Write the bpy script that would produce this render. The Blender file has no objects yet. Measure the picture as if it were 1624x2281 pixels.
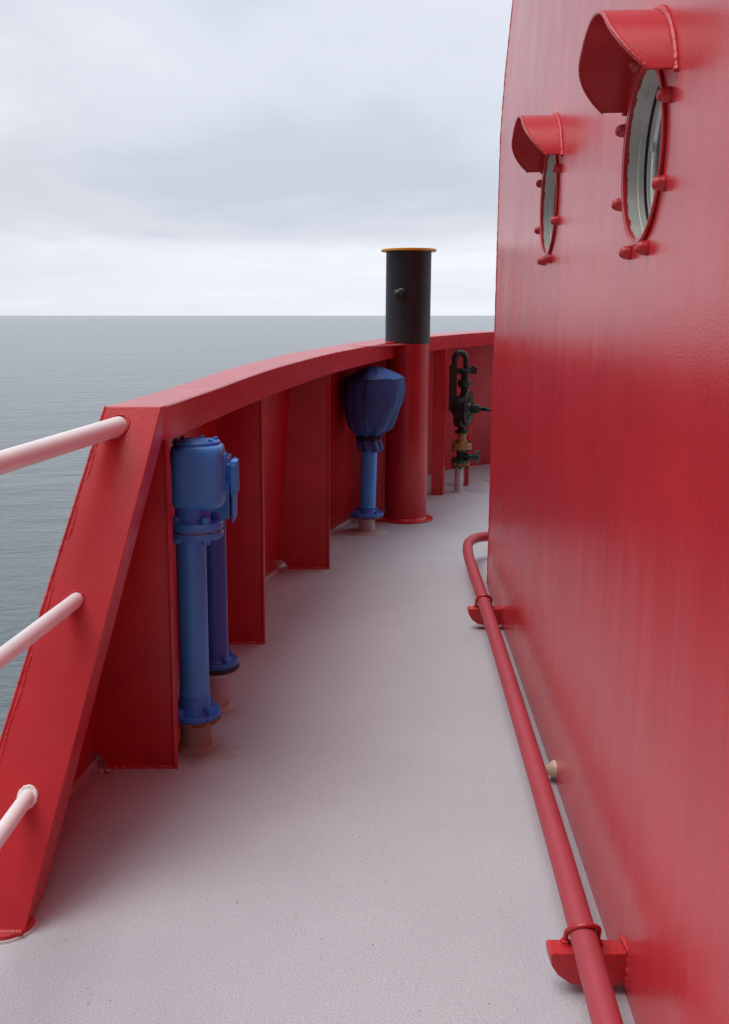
import bpy, bmesh, math, random
from mathutils import Vector, Matrix, noise
from mathutils.geometry import delaunay_2d_cdt

random.seed(7)
PI = math.pi
sc = bpy.context.scene
COL = sc.collection

# ------------------------------------------------------------------ camera
cam_d = bpy.data.cameras.new("camera")
cam = bpy.data.objects.new("camera", cam_d)
COL.objects.link(cam)
cam.location = (0, 0, 1.55)
cam.rotation_euler = (math.radians(90 - 10.83), 0, 0)
cam_d.sensor_fit = 'VERTICAL'
cam_d.sensor_height = 36.0
cam_d.lens = 36.0 * 2290 / 2281
cam_d.shift_x = 82.0 / 2281
cam_d.shift_y = 0.0
cam_d.clip_start = 0.05
cam_d.clip_end = 60000
sc.camera = cam

# ------------------------------------------------------------------ world (overcast sky)
SUN_EL, SUN_AZ = math.radians(66), math.radians(262)     # azimuth clockwise from +Y
world = bpy.data.worlds.new("World")
sc.world = world
world.use_nodes = True
nt = world.node_tree
nt.nodes.clear()
N = lambda t: nt.nodes.new(t)
L = lambda a, b: nt.links.new(a, b)


def math_node(tree, op, a, b=None, c=None, clamp=False):
    n = tree.nodes.new('ShaderNodeMath')
    n.operation = op
    n.use_clamp = clamp
    for i, v in enumerate((a, b, c)):
        if v is None:
            continue
        if isinstance(v, (int, float)):
            n.inputs[i].default_value = v
        else:
            tree.links.new(v, n.inputs[i])
    return n.outputs[0]


def ramp(tree, fac, stops, interp='LINEAR'):
    n = tree.nodes.new('ShaderNodeValToRGB')
    n.color_ramp.interpolation = interp
    el = n.color_ramp.elements
    while len(el) > 1:
        el.remove(el[-1])
    for i, (p, c) in enumerate(stops):
        e = el[0] if i == 0 else el.new(p)
        e.position = p
        if isinstance(c, (int, float)):
            c = (c, c, c)
        e.color = (c[0], c[1], c[2], 1)
    tree.links.new(fac, n.inputs[0])
    return n.outputs[0]


def mixc(tree, fac, a, b, mode='MIX'):
    n = tree.nodes.new('ShaderNodeMix')
    n.data_type = 'RGBA'
    n.blend_type = mode
    for sock, v in ((n.inputs[0], fac), (n.inputs[6], a), (n.inputs[7], b)):
        if isinstance(v, (int, float)):
            sock.default_value = v
        elif isinstance(v, (tuple, list)):
            sock.default_value = (v[0], v[1], v[2], 1)
        else:
            tree.links.new(v, sock)
    return n.outputs[2]


def noise_node(tree, vec, scale, detail=3, rough=0.5, dist=0.0):
    n = tree.nodes.new('ShaderNodeTexNoise')
    n.inputs['Scale'].default_value = scale
    n.inputs['Detail'].default_value = detail
    n.inputs['Roughness'].default_value = rough
    n.inputs['Distortion'].default_value = dist
    if vec is not None:
        tree.links.new(vec, n.inputs['Vector'])
    return n.outputs[0]


def scaled(tree, vec, s, loc=(0, 0, 0)):
    n = tree.nodes.new('ShaderNodeMapping')
    n.inputs['Scale'].default_value = s
    n.inputs['Location'].default_value = loc
    tree.links.new(vec, n.inputs['Vector'])
    return n.outputs[0]


tc = N('ShaderNodeTexCoord')
sky = N('ShaderNodeTexSky')
sky.sky_type = 'NISHITA'
sky.sun_disc = False
sky.sun_elevation = SUN_EL
sky.sun_rotation = SUN_AZ
sky.air_density = 1.0
sky.dust_density = 2.0
blue = mixc(nt, 1.0, sky.outputs[0], (0.1, 0.1, 0.1), 'MULTIPLY')
sep = N('ShaderNodeSeparateXYZ')
L(tc.outputs['Generated'], sep.inputs[0])
zz = math_node(nt, 'MAXIMUM', sep.outputs[2], 0.0)
zd = math_node(nt, 'ADD', zz, 0.10)
px = math_node(nt, 'DIVIDE', sep.outputs[0], zd)
py = math_node(nt, 'DIVIDE', sep.outputs[1], zd)
cv = N('ShaderNodeCombineXYZ')
L(px, cv.inputs[0]); L(py, cv.inputs[1])
n1 = noise_node(nt, scaled(nt, cv.outputs[0], (0.75, 0.62, 1), (3.1, 1.7, 0)), 0.8, 4, 0.45, 0.3)
n2 = noise_node(nt, scaled(nt, cv.outputs[0], (2.2, 1.2, 1), (0.4, 6.2, 2)), 1.0, 5, 0.55, 0.2)
nm = math_node(nt, 'ADD', math_node(nt, 'MULTIPLY', n1, 0.80), math_node(nt, 'MULTIPLY', n2, 0.20))
cl = ramp(nt, nm, [(0.34, (0.61, 0.65, 0.74)), (0.50, (0.72, 0.755, 0.84)), (0.66, (0.88, 0.905, 0.96))], 'EASE')
# elevation profile of the cloud sheet: bright strip on the horizon, blue-grey bank above it, brighter overhead
wob = math_node(nt, 'MULTIPLY', math_node(nt, 'SUBTRACT', noise_node(nt, scaled(nt, tc.outputs['Generated'], (3, 3, 9)), 1.2, 4), 0.5), 0.035)
zw = math_node(nt, 'ADD', zz, math_node(nt, 'MULTIPLY', wob, math_node(nt, 'MINIMUM', math_node(nt, 'MULTIPLY', zz, 12.0), 1.0)))
prof = ramp(nt, zw, [(0.0, 1.06), (0.035, 1.10), (0.060, 1.03), (0.078, 0.90), (0.13, 0.92), (0.2, 0.98), (0.32, 1.0), (0.45, 1.02), (0.62, 1.6), (0.8, 2.2), (1.0, 2.5)], 'B_SPLINE')
cl2 = mixc(nt, 1.0, cl, prof, 'MULTIPLY')
hz = ramp(nt, zw, [(0.0, 0.72), (0.05, 0.62), (0.075, 0.0)], 'EASE')
cl3 = mixc(nt, hz, cl2, (0.84, 0.865, 0.92))
# added dimming of the unseen sky astern, keeps the aft-facing ribs dark
ast = ramp(nt, math_node(nt, 'ADD', math_node(nt, 'MULTIPLY', sep.outputs[1], 0.5), 0.5), [(0.0, 0.12), (0.12, 0.25), (0.30, 0.85), (0.45, 1.0)], 'EASE')
cl3 = mixc(nt, 1.0, cl3, ast, 'MULTIPLY')
prt = ramp(nt, math_node(nt, 'ADD', math_node(nt, 'MULTIPLY', sep.outputs[0], 0.5), 0.5), [(0.0, 0.95), (0.25, 0.84), (0.45, 1.0), (1.0, 1.0)], 'EASE')
cl3 = mixc(nt, 1.0, cl3, prt, 'MULTIPLY')
skyc = mixc(nt, 0.95, blue, cl3)
bg = N('ShaderNodeBackground')
bg.inputs['Strength'].default_value = 0.80
L(skyc, bg.inputs[0])
wo = N('ShaderNodeOutputWorld')
L(bg.outputs[0], wo.inputs[0])

# ------------------------------------------------------------------ sun behind the cloud sheet
sun_d = bpy.data.lights.new("sun", 'SUN')
sun_d.energy = 1.5
sun_d.angle = math.radians(45)
sun_d.color = (1.0, 0.97, 0.93)
sun = bpy.data.objects.new("sun", sun_d)
COL.objects.link(sun)
sdir = Vector((math.sin(SUN_AZ) * math.cos(SUN_EL), math.cos(SUN_AZ) * math.cos(SUN_EL), math.sin(SUN_EL)))
sun.rotation_euler = sdir.to_track_quat('Z', 'Y').to_euler()
sun.location = sdir * 30

sc.view_settings.view_transform = 'Standard'
sc.view_settings.look = 'None'
sc.view_settings.exposure = 0.47
sc.view_settings.gamma = 1.0
sc.render.engine = 'CYCLES'
sc.cycles.use_denoising = True
sc.cycles.max_bounces = 10
sc.cycles.diffuse_bounces = 6
sc.cycles.sample_clamp_indirect = 6
sc.cycles.caustics_reflective = False

# ------------------------------------------------------------------ materials
MATS = {}


def mat(name, base, rough=0.4, metal=0.0, var=0.12, var_scale=4.0, bump=0.15, bump_scale=90.0, bump_dist=0.002,
        streak=0.0, rust=0.0, rust_scale=9.0, wave=0.0, wave_scale=(2.0, 2.0, 0.7), spec=0.5, coat=0.0, drip=0.0, post=None):
    """painted / metal surface: colour mottling, orange-peel bump, optional vertical brush streaks, dents and rust"""
    m = bpy.data.materials.new(name)
    m.use_nodes = True
    t = m.node_tree
    b = t.nodes['Principled BSDF']
    g = t.nodes.new('ShaderNodeNewGeometry')
    pos = g.outputs['Position']
    dark = tuple(c * (1 - var) for c in base)
    lite = tuple(min(1, c * (1 + var)) for c in base)
    n = noise_node(t, pos, var_scale, 5, 0.6)
    col = ramp(t, n, [(0.3, dark), (0.7, lite)])
    if streak:
        s = noise_node(t, scaled(t, pos, (38, 38, 0.9)), 1.0, 4, 0.6)
        sm = ramp(t, s, [(0.35, 1 - streak), (0.65, 1 + 0 * streak)])
        col = mixc(t, 1.0, col, sm, 'MULTIPLY')
    if drip:
        s = noise_node(t, scaled(t, pos, (60, 60, 2.5), (3, 1, 2)), 1.0, 5, 0.7)
        sm = ramp(t, s, [(0.60, 0.0), (0.74, drip)])
        col = mixc(t, sm, col, (0.42, 0.30, 0.27))
    rgh = rough
    if rust:
        rn = noise_node(t, pos, rust_scale, 8, 0.7)
        rm = ramp(t, rn, [(0.62 - rust * 0.25, 0.0), (0.66 - rust * 0.25, 1.0)])
        rc = ramp(t, noise_node(t, pos, 60, 4, 0.6), [(0.3, (0.06, 0.022, 0.01)), (0.7, (0.22, 0.09, 0.03))])
        col = mixc(t, rm, col, rc)
        rgh = math_node(t, 'ADD', math_node(t, 'MULTIPLY', rm, 0.8 - rough), rough)
    if post:
        col = post(t, pos, col)
    t.links.new(col, b.inputs['Base Color'])
    if isinstance(rgh, float):
        rv = math_node(t, 'ADD', math_node(t, 'MULTIPLY', noise_node(t, pos, var_scale * 2.3, 5, 0.6), rough * 0.5), rough * 0.75)
        t.links.new(rv, b.inputs['Roughness'])
    else:
        t.links.new(rgh, b.inputs['Roughness'])
    b.inputs['Metallic'].default_value = metal
    b.inputs['Specular IOR Level'].default_value = spec
    b.inputs['Coat Weight'].default_value = coat
    b.inputs['Coat Roughness'].default_value = 0.12
    nrm = None
    if bump:
        bn = t.nodes.new('ShaderNodeBump')
        bn.inputs['Strength'].default_value = bump
        bn.inputs['Distance'].default_value = bump_dist
        h = noise_node(t, pos, bump_scale, 3, 0.55)
        if streak:
            h2 = noise_node(t, scaled(t, pos, (90, 90, 3)), 1.0, 2, 0.5)
            h = math_node(t, 'ADD', h, math_node(t, 'MULTIPLY', h2, 0.22))
        t.links.new(h, bn.inputs['Height'])
        nrm = bn
    if wave:
        bw = t.nodes.new('ShaderNodeBump')
        bw.inputs['Strength'].default_value = wave
        bw.inputs['Distance'].default_value = 0.02
        t.links.new(noise_node(t, scaled(t, pos, wave_scale), 1.0, 1, 0.3), bw.inputs['Height'])
        if nrm:
            t.links.new(bw.outputs[0], nrm.inputs['Normal'])
        else:
            nrm = bw
    if nrm:
        t.links.new(nrm.outputs[0], b.inputs['Normal'])
    MATS[name] = m
    return m


RED = (0.53, 0.024, 0.031)
mat('red_paint', RED, 0.26, var=0.10, bump=0.32, bump_scale=110, bump_dist=0.0015, wave=0.12, wave_scale=(5, 5, 3))
mat('red_wall_paint', (0.62, 0.038, 0.048), 0.22, spec=0.36, var=0.08, var_scale=2.2, bump=0.36, bump_scale=170, bump_dist=0.0014, streak=0.10,
    wave=0.17, wave_scale=(7.0, 7.0, 0.25))
mat('red_rib_paint', (0.46, 0.018, 0.024), 0.32, var=0.14, bump=0.25, bump_scale=80, wave=0.15, wave_scale=(6, 6, 2), streak=0.08)
mat('red_worn_paint', (0.50, 0.024, 0.031), 0.33, var=0.2, bump=0.5, bump_scale=70, bump_dist=0.003, rust=0.10, rust_scale=30)
mat('red_weld_paint', (0.54, 0.027, 0.035), 0.30, var=0.15, bump=0.8, bump_scale=120, bump_dist=0.004)
mat('red_pipe_paint', (0.40, 0.055, 0.075), 0.55, var=0.06, bump=0.2, bump_scale=140, bump_dist=0.001)
mat('white_rail_paint', (0.86, 0.85, 0.85), 0.35, var=0.04, bump=0.3, bump_scale=60, bump_dist=0.002)
mat('blue_paint', (0.050, 0.30, 0.80), 0.38, var=0.10, bump=0.3, bump_scale=120, bump_dist=0.0012)
mat('blue_light_paint', (0.050, 0.34, 0.88), 0.36, var=0.08, bump=0.2, bump_scale=100, bump_dist=0.0012)
mat('blue_rusty_paint', (0.035, 0.20, 0.72), 0.36, var=0.15, bump=0.6, bump_scale=70, bump_dist=0.003, rust=0.14, rust_scale=22)
mat('indigo_paint', (0.025, 0.13, 0.50), 0.36, var=0.12, bump=0.2, bump_scale=90, bump_dist=0.001)
mat('rust_gasket', (0.33, 0.20, 0.11), 0.8, var=0.4, var_scale=25, bump=0.6, bump_scale=150, rust=0.5, rust_scale=30)
mat('black_rubber', (0.012, 0.012, 0.014), 0.6, var=0.2, bump=0.1)
mat('stub_paint', (0.34, 0.32, 0.27), 0.6, var=0.22, var_scale=9, bump=0.5, bump_scale=90)
mat('stub_clean_paint', (0.47, 0.49, 0.48), 0.6, var=0.10, var_scale=14, bump=0.4, bump_scale=90, rust=0.0)
mat('black_paint', (0.014, 0.016, 0.018), 0.45, var=0.25, var_scale=20, bump=0.35, bump_scale=180, bump_dist=0.0012)
mat('black_gloss', (0.009, 0.018, 0.015), 0.34, var=0.3, var_scale=20, bump=0.4, bump_scale=60, bump_dist=0.002)
mat('yellow_paint', (0.72, 0.36, 0.02), 0.4, var=0.1, bump=0.2)
mat('ochre_paint', (0.33, 0.20, 0.065), 0.45, var=0.2, var_scale=30, bump=0.5, bump_scale=120, rust=0.05, rust_scale=40)
mat('green_paint', (0.010, 0.060, 0.040), 0.4, var=0.2, var_scale=30, bump=0.5, bump_scale=120, rust=0.05, rust_scale=40)
mat('aluminium', (0.66, 0.66, 0.61), 0.42, metal=0.25, var=0.12, var_scale=14, bump=0.35, bump_scale=220, bump_dist=0.001)
mat('aluminium_bright', (0.85, 0.84, 0.80), 0.28, metal=0.3, var=0.06, var_scale=30, bump=0.1, bump_scale=200)
mat('dull_steel', (0.20, 0.21, 0.21), 0.4, metal=0.3, var=0.15, bump=0.2)
mat('cloth_cover', (0.022, 0.085, 0.30), 0.55, var=0.18, var_scale=12, bump=0.5, bump_scale=26, bump_dist=0.006, wave=0.0)
mat('cover_seam', (0.010, 0.012, 0.05), 0.7, var=0.1, bump=0.3)
mat('strap_webbing', (0.008, 0.009, 0.016), 0.7, var=0.2, bump=0.5, bump_scale=200)
mat('cream_plastic', (0.62, 0.50, 0.38), 0.5, var=0.12, var_scale=40, bump=0.4, rust=0.05, rust_scale=60)
mat('hull_paint', RED, 0.35, var=0.15, bump=0.3)


# dark-glass pane
def glass_mat():
    m = bpy.data.materials.new('porthole_glass')
    m.use_nodes = True
    b = m.node_tree.nodes['Principled BSDF']
    t = m.node_tree
    g = t.nodes.new('ShaderNodeNewGeometry')
    t.links.new(ramp(t, noise_node(t, g.outputs['Position'], 9, 3), [(0.3, (0.035, 0.045, 0.045)), (0.7, (0.06, 0.07, 0.07))]), b.inputs['Base Color'])
    b.inputs['Roughness'].default_value = 0.06
    b.inputs['IOR'].default_value = 1.5
    MATS['porthole_glass'] = m


glass_mat()


def deck_mat():
    m = bpy.data.materials.new('deck_paint')
    m.use_nodes = True
    t = m.node_tree
    b = t.nodes['Principled BSDF']
    pos = t.nodes.new('ShaderNodeNewGeometry').outputs['Position']
    n = noise_node(t, pos, 1.6, 6, 0.6)
    col = ramp(t, n, [(0.3, (0.455, 0.475, 0.51)), (0.7, (0.505, 0.53, 0.565))])
    # fine non-slip grit: paler and darker grains
    gr = ramp(t, noise_node(t, pos, 210, 3, 0.65), [(0.34, 0.76), (0.5, 1.0), (0.66, 1.13)])
    col = mixc(t, 1.0, col, gr, 'MULTIPLY')
    # dark pits scattered unevenly
    v = t.nodes.new('ShaderNodeTexVoronoi')
    v.inputs['Scale'].default_value = 62
    v.inputs['Randomness'].default_value = 1.0
    t.links.new(pos, v.inputs['Vector'])
    patch = ramp(t, noise_node(t, pos, 2.7, 4, 0.6), [(0.40, 0.03), (0.62, 0.11)])
    rnd = t.nodes.new('ShaderNodeSeparateColor')
    t.links.new(v.outputs['Color'], rnd.inputs[0])
    rad = math_node(t, 'MULTIPLY', math_node(t, 'POWER', rnd.outputs[0], 2.5), math_node(t, 'MULTIPLY', patch, 2.0))
    pit = math_node(t, 'LESS_THAN', v.outputs['Distance'], rad)
    col = mixc(t, math_node(t, 'MULTIPLY', pit, 0.5), col, (0.10, 0.095, 0.095))
    # faint scuffs
    sc1 = ramp(t, noise_node(t, scaled(t, pos, (14, 5, 1)), 1.0, 6, 0.7), [(0.60, 0.0), (0.72, 0.26)])
    col = mixc(t, sc1, col, (0.34, 0.33, 0.34))
    # rust-brown stain round the foot of the two near standpipes
    for (cx, cy, r, s) in ((-0.46, 3.50, 0.17, 0.75), (-0.42, 3.88, 0.15, 0.40), (0.29, 7.33, 0.16, 0.25), (0.80, 2.14, 0.16, 0.3)):
        vm = t.nodes.new('ShaderNodeVectorMath'); vm.operation = 'DISTANCE'
        t.links.new(pos, vm.inputs[0]); vm.inputs[1].default_value = (cx, cy, 0)
        nn = math_node(t, 'MULTIPLY', noise_node(t, pos, 16, 5, 0.6), 0.16)
        dd = math_node(t, 'ADD', vm.outputs['Value'], nn)
        mk = ramp(t, dd, [(r * 0.75, s), (r * 1.35, 0.0)])
        col = mixc(t, mk, col, (0.27, 0.17, 0.115))
    t.links.new(col, b.inputs['Base Color'])
    b.inputs['Roughness'].default_value = 0.55
    b.inputs['Specular IOR Level'].default_value = 0.35
    bn = t.nodes.new('ShaderNodeBump')
    bn.inputs['Strength'].default_value = 0.55
    bn.inputs['Distance'].default_value = 0.0022
    h = math_node(t, 'ADD', noise_node(t, pos, 170, 3, 0.6), math_node(t, 'MULTIPLY', noise_node(t, pos, 30, 3, 0.5), 0.8))
    h = math_node(t, 'SUBTRACT', h, math_node(t, 'MULTIPLY', pit, 0.6))
    t.links.new(h, bn.inputs['Height'])
    bw = t.nodes.new('ShaderNodeBump')
    bw.inputs['Strength'].default_value = 0.10
    bw.inputs['Distance'].default_value = 0.03
    t.links.new(noise_node(t, pos, 2.0, 2), bw.inputs['Height'])
    t.links.new(bw.outputs[0], bn.inputs['Normal'])
    t.links.new(bn.outputs[0], b.inputs['Normal'])
    MATS['deck_paint'] = m


deck_mat()


def sea_mat():
    m = bpy.data.materials.new('sea_water')
    m.use_nodes = True
    t = m.node_tree
    b = t.nodes['Principled BSDF']
    pos = t.nodes.new('ShaderNodeNewGeometry').outputs['Position']
    b.inputs['Base Color'].default_value = (0.10, 0.128, 0.138, 1)
    b.inputs['Roughness'].default_value = 0.18
    b.inputs['IOR'].default_value = 1.333
    prev = None
    for (s, mp, st, d, det) in ((1.0, (0.030, 0.055, 1), 0.5, 1.2, 4), (1.0, (0.30, 0.55, 1), 0.7, 0.34, 5), (1.0, (1.9, 3.4, 1), 0.8, 0.085, 5)):
        bn = t.nodes.new('ShaderNodeBump')
        bn.inputs['Strength'].default_value = st
        bn.inputs['Distance'].default_value = d
        rot = t.nodes.new('ShaderNodeMapping')
        rot.inputs['Rotation'].default_value = (0, 0, math.radians(-14))
        t.links.new(pos, rot.inputs[0])
        t.links.new(noise_node(t, scaled(t, rot.outputs[0], mp), s, det, 0.6, 0.35), bn.inputs['Height'])
        if prev:
            t.links.new(prev.outputs[0], bn.inputs['Normal'])
        prev = bn
    t.links.new(prev.outputs[0], b.inputs['Normal'])
    MATS['sea_water'] = m


sea_mat()


# ------------------------------------------------------------------ mesh helpers
def frame_from(axis):
    a = Vector(axis).normalized()
    up = Vector((0, 0, 1)) if abs(a.z) < 0.95 else Vector((1, 0, 0))
    u = up.cross(a).normalized()
    v = a.cross(u).normalized()
    return u, v, a


class MB:
    def __init__(s):
        s.v = []
        s.f = []

    def add(s, verts, faces):
        o = len(s.v)
        s.v += [Vector(p) for p in verts]
        s.f += [tuple(i + o for i in f) for f in faces]
        return s

    def box(s, c, size, rz=0.0, rot=None):
        M = rot if rot is not None else Matrix.Rotation(rz, 3, 'Z')
        hx, hy, hz = size[0] / 2, size[1] / 2, size[2] / 2
        P = [(-hx, -hy, -hz), (hx, -hy, -hz), (hx, hy, -hz), (-hx, hy, -hz), (-hx, -hy, hz), (hx, -hy, hz), (hx, hy, hz), (-hx, hy, hz)]
        return s.add([Vector(c) + M @ Vector(p) for p in P],
                     [(0, 3, 2, 1), (4, 5, 6, 7), (0, 1, 5, 4), (1, 2, 6, 5), (2, 3, 7, 6), (3, 0, 4, 7)])

    def loft(s, rings, closed=True, cap=True):
        n = len(rings[0])
        vs = [p for r in rings for p in r]
        fs = []
        for i in range(len(rings) - 1):
            for j in range(n if closed else n - 1):
                k = (j + 1) % n
                fs.append((i * n + j, i * n + k, (i + 1) * n + k, (i + 1) * n + j))
        if cap:
            fs.append(tuple(reversed(range(n))))
            fs.append(tuple((len(rings) - 1) * n + j for j in range(n)))
        return s.add(vs, fs)

    def lathe(s, prof, o=(0, 0, 0), axis=(0, 0, 1), seg=40, cap=True):
        """prof: list of (radius, distance along axis)"""
        u, v, a = frame_from(axis)
        o = Vector(o)
        rings = []
        for r, h in prof:
            rings.append([o + a * h + (u * math.cos(2 * PI * j / seg) + v * math.sin(2 * PI * j / seg)) * max(r, 1e-5) for j in range(seg)])
        return s.loft(rings, cap=cap)

    def tube(s, path, r, seg=20, cap=True, jitter=0.0, seed=0):
        path = [Vector(p) for p in path]
        n = len(path)
        rings = []
        rnd = random.Random(seed)
        u = None
        for i, p in enumerate(path):
            d = (path[min(i + 1, n - 1)] - path[max(i - 1, 0)]).normalized()
            if u is None:
                u, v, _ = frame_from(d)
            else:
                u = (u - d * u.dot(d)).normalized()
                v = d.cross(u)
            rr = r[i] if isinstance(r, (list, tuple)) else r
            rr *= 1 + rnd.uniform(-jitter, jitter)
            rings.append([p + (u * math.cos(2 * PI * j / seg) + v * math.sin(2 * PI * j / seg)) * rr for j in range(seg)])
        return s.loft(rings, cap=cap)

    def prism(s, poly, vec):
        """poly: list of 3D points in a plane; vec: extrusion"""
        vec = Vector(vec)
        A = [Vector(p) for p in poly]
        B = [p + vec for p in A]
        return s.loft([A, B])

    def build(s, name, material, parent=None, bevel=0.0, angle=32, smooth=True, seg=2):
        me = bpy.data.meshes.new(name)
        off = world_loc(parent) if parent else Vector((0, 0, 0))
        me.from_pydata([tuple(p - off) for p in s.v], [], s.f)
        bm = bmesh.new()
        bm.from_mesh(me)
        bmesh.ops.remove_doubles(bm, verts=bm.verts, dist=1e-5)
        bmesh.ops.recalc_face_normals(bm, faces=bm.faces)
        if bevel:
            ed = [e for e in bm.edges if len(e.link_faces) == 2 and e.calc_face_angle(0) > math.radians(30)]
            bmesh.ops.bevel(bm, geom=ed, offset=bevel, segments=seg, affect='EDGES', profile=0.5, clamp_overlap=True)
        bm.to_mesh(me)
        bm.free()
        me.materials.append(MATS[material])
        if smooth:
            me.polygons.foreach_set('use_smooth', [True] * len(me.polygons))
            me.set_sharp_from_angle(angle=math.radians(angle))
        me.update()
        o = bpy.data.objects.new(name, me)
        COL.objects.link(o)
        if bevel:
            wn = o.modifiers.new('weighted_normals', 'WEIGHTED_NORMAL')
            wn.keep_sharp = True
            wn.weight = 100
        if parent:
            o.parent = parent
        return o


def world_loc(o):
    v = Vector((0, 0, 0))
    while o is not None:
        v += o.location
        o = o.parent
    return v


def thing(name, label, cat, loc, group=None):
    o = bpy.data.objects.new(name, None)
    o.empty_display_size = 0.1
    COL.objects.link(o)
    o.location = loc
    o['label'] = label
    o['category'] = cat
    if group:
        o['group'] = group
    return o


def struct(o, label=None):
    o['kind'] = 'structure'
    if label:
        o['label'] = label
    return o


def interp(tab, x):
    if x <= tab[0][0]:
        a, b = tab[0], tab[1]
    elif x >= tab[-1][0]:
        a, b = tab[-2], tab[-1]
    else:
        for a, b in zip(tab, tab[1:]):
            if a[0] <= x <= b[0]:
                break
    t = (x - a[0]) / (b[0] - a[0])
    return a[1] + t * (b[1] - a[1])


def catmull(pts, n):
    pts = [Vector(p) for p in pts]
    out = []
    for i in range(len(pts) - 1):
        p0 = pts[max(i - 1, 0)]; p1 = pts[i]; p2 = pts[i + 1]; p3 = pts[min(i + 2, len(pts) - 1)]
        for k in range(n):
            t = k / n
            out.append(0.5 * ((2 * p1) + (p2 - p0) * t + (2 * p0 - 5 * p1 + 4 * p2 - p3) * t * t + (3 * p1 - p0 - 3 * p2 + p3) * t ** 3))
    out.append(pts[-1])
    return out


def hexbolt(m, c, r, h, axis=(0, 0, 1), washer=True, rot=0.3):
    """one closed hex-headed bolt, on a round washer if asked"""
    u, v, a = frame_from(axis)
    c = Vector(c)
    n = 24

    def circ(k, rr):
        return [c + a * k + (u * math.cos(2 * PI * j / n) + v * math.sin(2 * PI * j / n)) * rr for j in range(n)]

    def hexa(k, rr):
        out = []
        for j in range(n):
            t_ = 2 * PI * j / n
            q = (t_ - rot) % (PI / 3) - PI / 6
            out.append(c + a * k + (u * math.cos(t_) + v * math.sin(t_)) * (rr * math.cos(PI / 6) / math.cos(q)))
        return out
    rings = [circ(0, r * 1.25), circ(h * 0.18, r * 1.25), hexa(h * 0.2, r)] if washer else [hexa(0, r)]
    m.loft(rings + [hexa(h * 0.86, r), hexa(h, r * 0.84)])


# ------------------------------------------------------------------ sea, hull, deck
SEA_Z = -5.2
m = MB()
rings = []
radii = [0.0, 8, 20, 45, 90, 180, 400, 900, 2000, 5000, 12000, 30000]
seg = 96
vs, fs = [(0, 0, SEA_Z)], []
for r in radii[1:]:
    for j in range(seg):
        vs.append((r * math.cos(2 * PI * j / seg), r * math.sin(2 * PI * j / seg), SEA_Z))
for j in range(seg):
    fs.append((0, 1 + j, 1 + (j + 1) % seg))
for i in range(len(radii) - 2):
    for j in range(seg):
        k = (j + 1) % seg
        fs.append((1 + i * seg + j, 1 + (i + 1) * seg + j, 1 + (i + 1) * seg + k, 1 + i * seg + k))
m.add(vs, fs)
struct(m.build('sea', 'sea_water', smooth=True), 'calm grey sea reaching to the horizon')

# inner (inboard) edge of the bulwark cap in plan, smoothed
IN = catmull([(-0.66, 2.35, 0), (-0.513, 3.18, 0), (-0.416, 3.94, 0), (-0.298, 4.73, 0), (-0.155, 5.46, 0), (0.017, 6.22, 0), (0.19, 6.82, 0),
              (0.40, 7.44, 0), (0.68, 8.13, 0), (1.0, 8.82, 0), (1.34, 9.52, 0), (1.72, 10.12, 0), (2.15, 10.5, 0), (2.7, 10.72, 0), (3.4, 10.82, 0), (4.6, 10.86, 0)], 6)
IN_ = [p for p in IN if p.y >= 3.179]
ZT = [(3.18, 1.272), (3.95, 1.279), (5.07, 1.304), (6.37, 1.328), (7.1, 1.342), (8.5, 1.382), (10.2, 1.400), (12, 1.402)]
ZB = [(3.18, 1.160), (4.0, 1.162), (4.7, 1.170), (6.17, 1.200), (7.2, 1.225), (8.5, 1.264), (10.2, 1.276), (12, 1.278)]
def CW(y):
    return interp([(3.18, .174), (4.2, .183), (5.3, .208), (6.4, .246), (7.2, .262), (12, .262)], y)



def nrm_at(P, i):
    d = (P[min(i + 1, len(P) - 1)] - P[max(i - 1, 0)]).normalized()
    return Vector((-d.y, d.x, 0))            # outboard


def offs(P, w):
    return [P[i] + nrm_at(P, i) * w for i in range(len(P))]


W_TOP = [IN_[i] + nrm_at(IN_, i) * (CW(IN_[i].y) - 0.012) for i in range(len(IN_))]
W_BOT = [IN_[i] + nrm_at(IN_, i) * interp([(3, .335), (4.8, .325), (6.2, .312), (8.2, .32), (8.9, .42), (9.5, .56), (10.1, .56), (10.7, .46), (12, .45)], IN_[i].y) for i in range(len(IN_))]
# the aft edge of the plating is raked like the end post
W_BOT0 = [Vector((-0.985, 2.44, 0)), Vector((-0.935, 2.80, 0))]


def wall_x(Y, z):
    """x of the bulwark plating at a given Y and height"""
    tt = [(p.y, p.x) for p in W_TOP if p.x < 1.2]
    bb = [(p.y, p.x) for p in W_BOT0] + [(p.y, p.x) for p in W_BOT if p.x < 1.2]
    f = z / 1.28
    return interp(bb, Y) * (1 - f) + interp(tt, Y) * f


# deck: everything inboard of the plating foot
bot = [Vector((-1.75, -7.0, 0)), Vector((-1.40, 0.0, 0)), Vector((-1.12, 1.6, 0))] + W_BOT0 + W_BOT
m = MB()
outer = [Vector((p.x, p.y, 0)) for p in bot]
inner = [Vector((5.0, p.y, 0)) for p in bot]
for a in range(len(outer) - 1):
    m.add([outer[a], inner[a], inner[a + 1], outer[a + 1]], [(0, 1, 2, 3)])
deck = m.build('deck', 'deck_paint')
struct(deck, 'pale grey non-slip painted ship deck')

# hull side below the deck
m = MB()
up = [p + Vector((0, 0, -0.004)) for p in bot]
lo = [Vector((p.x * 0.98 + 0.12, p.y, SEA_Z - 0.5)) for p in bot]
m.loft([up, lo], closed=False, cap=False)
hull = m.build('hull', 'hull_paint')
hull['label'] = 'red steel hull side dropping to the sea outboard of the deck'
hull['category'] = 'hull'

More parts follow.
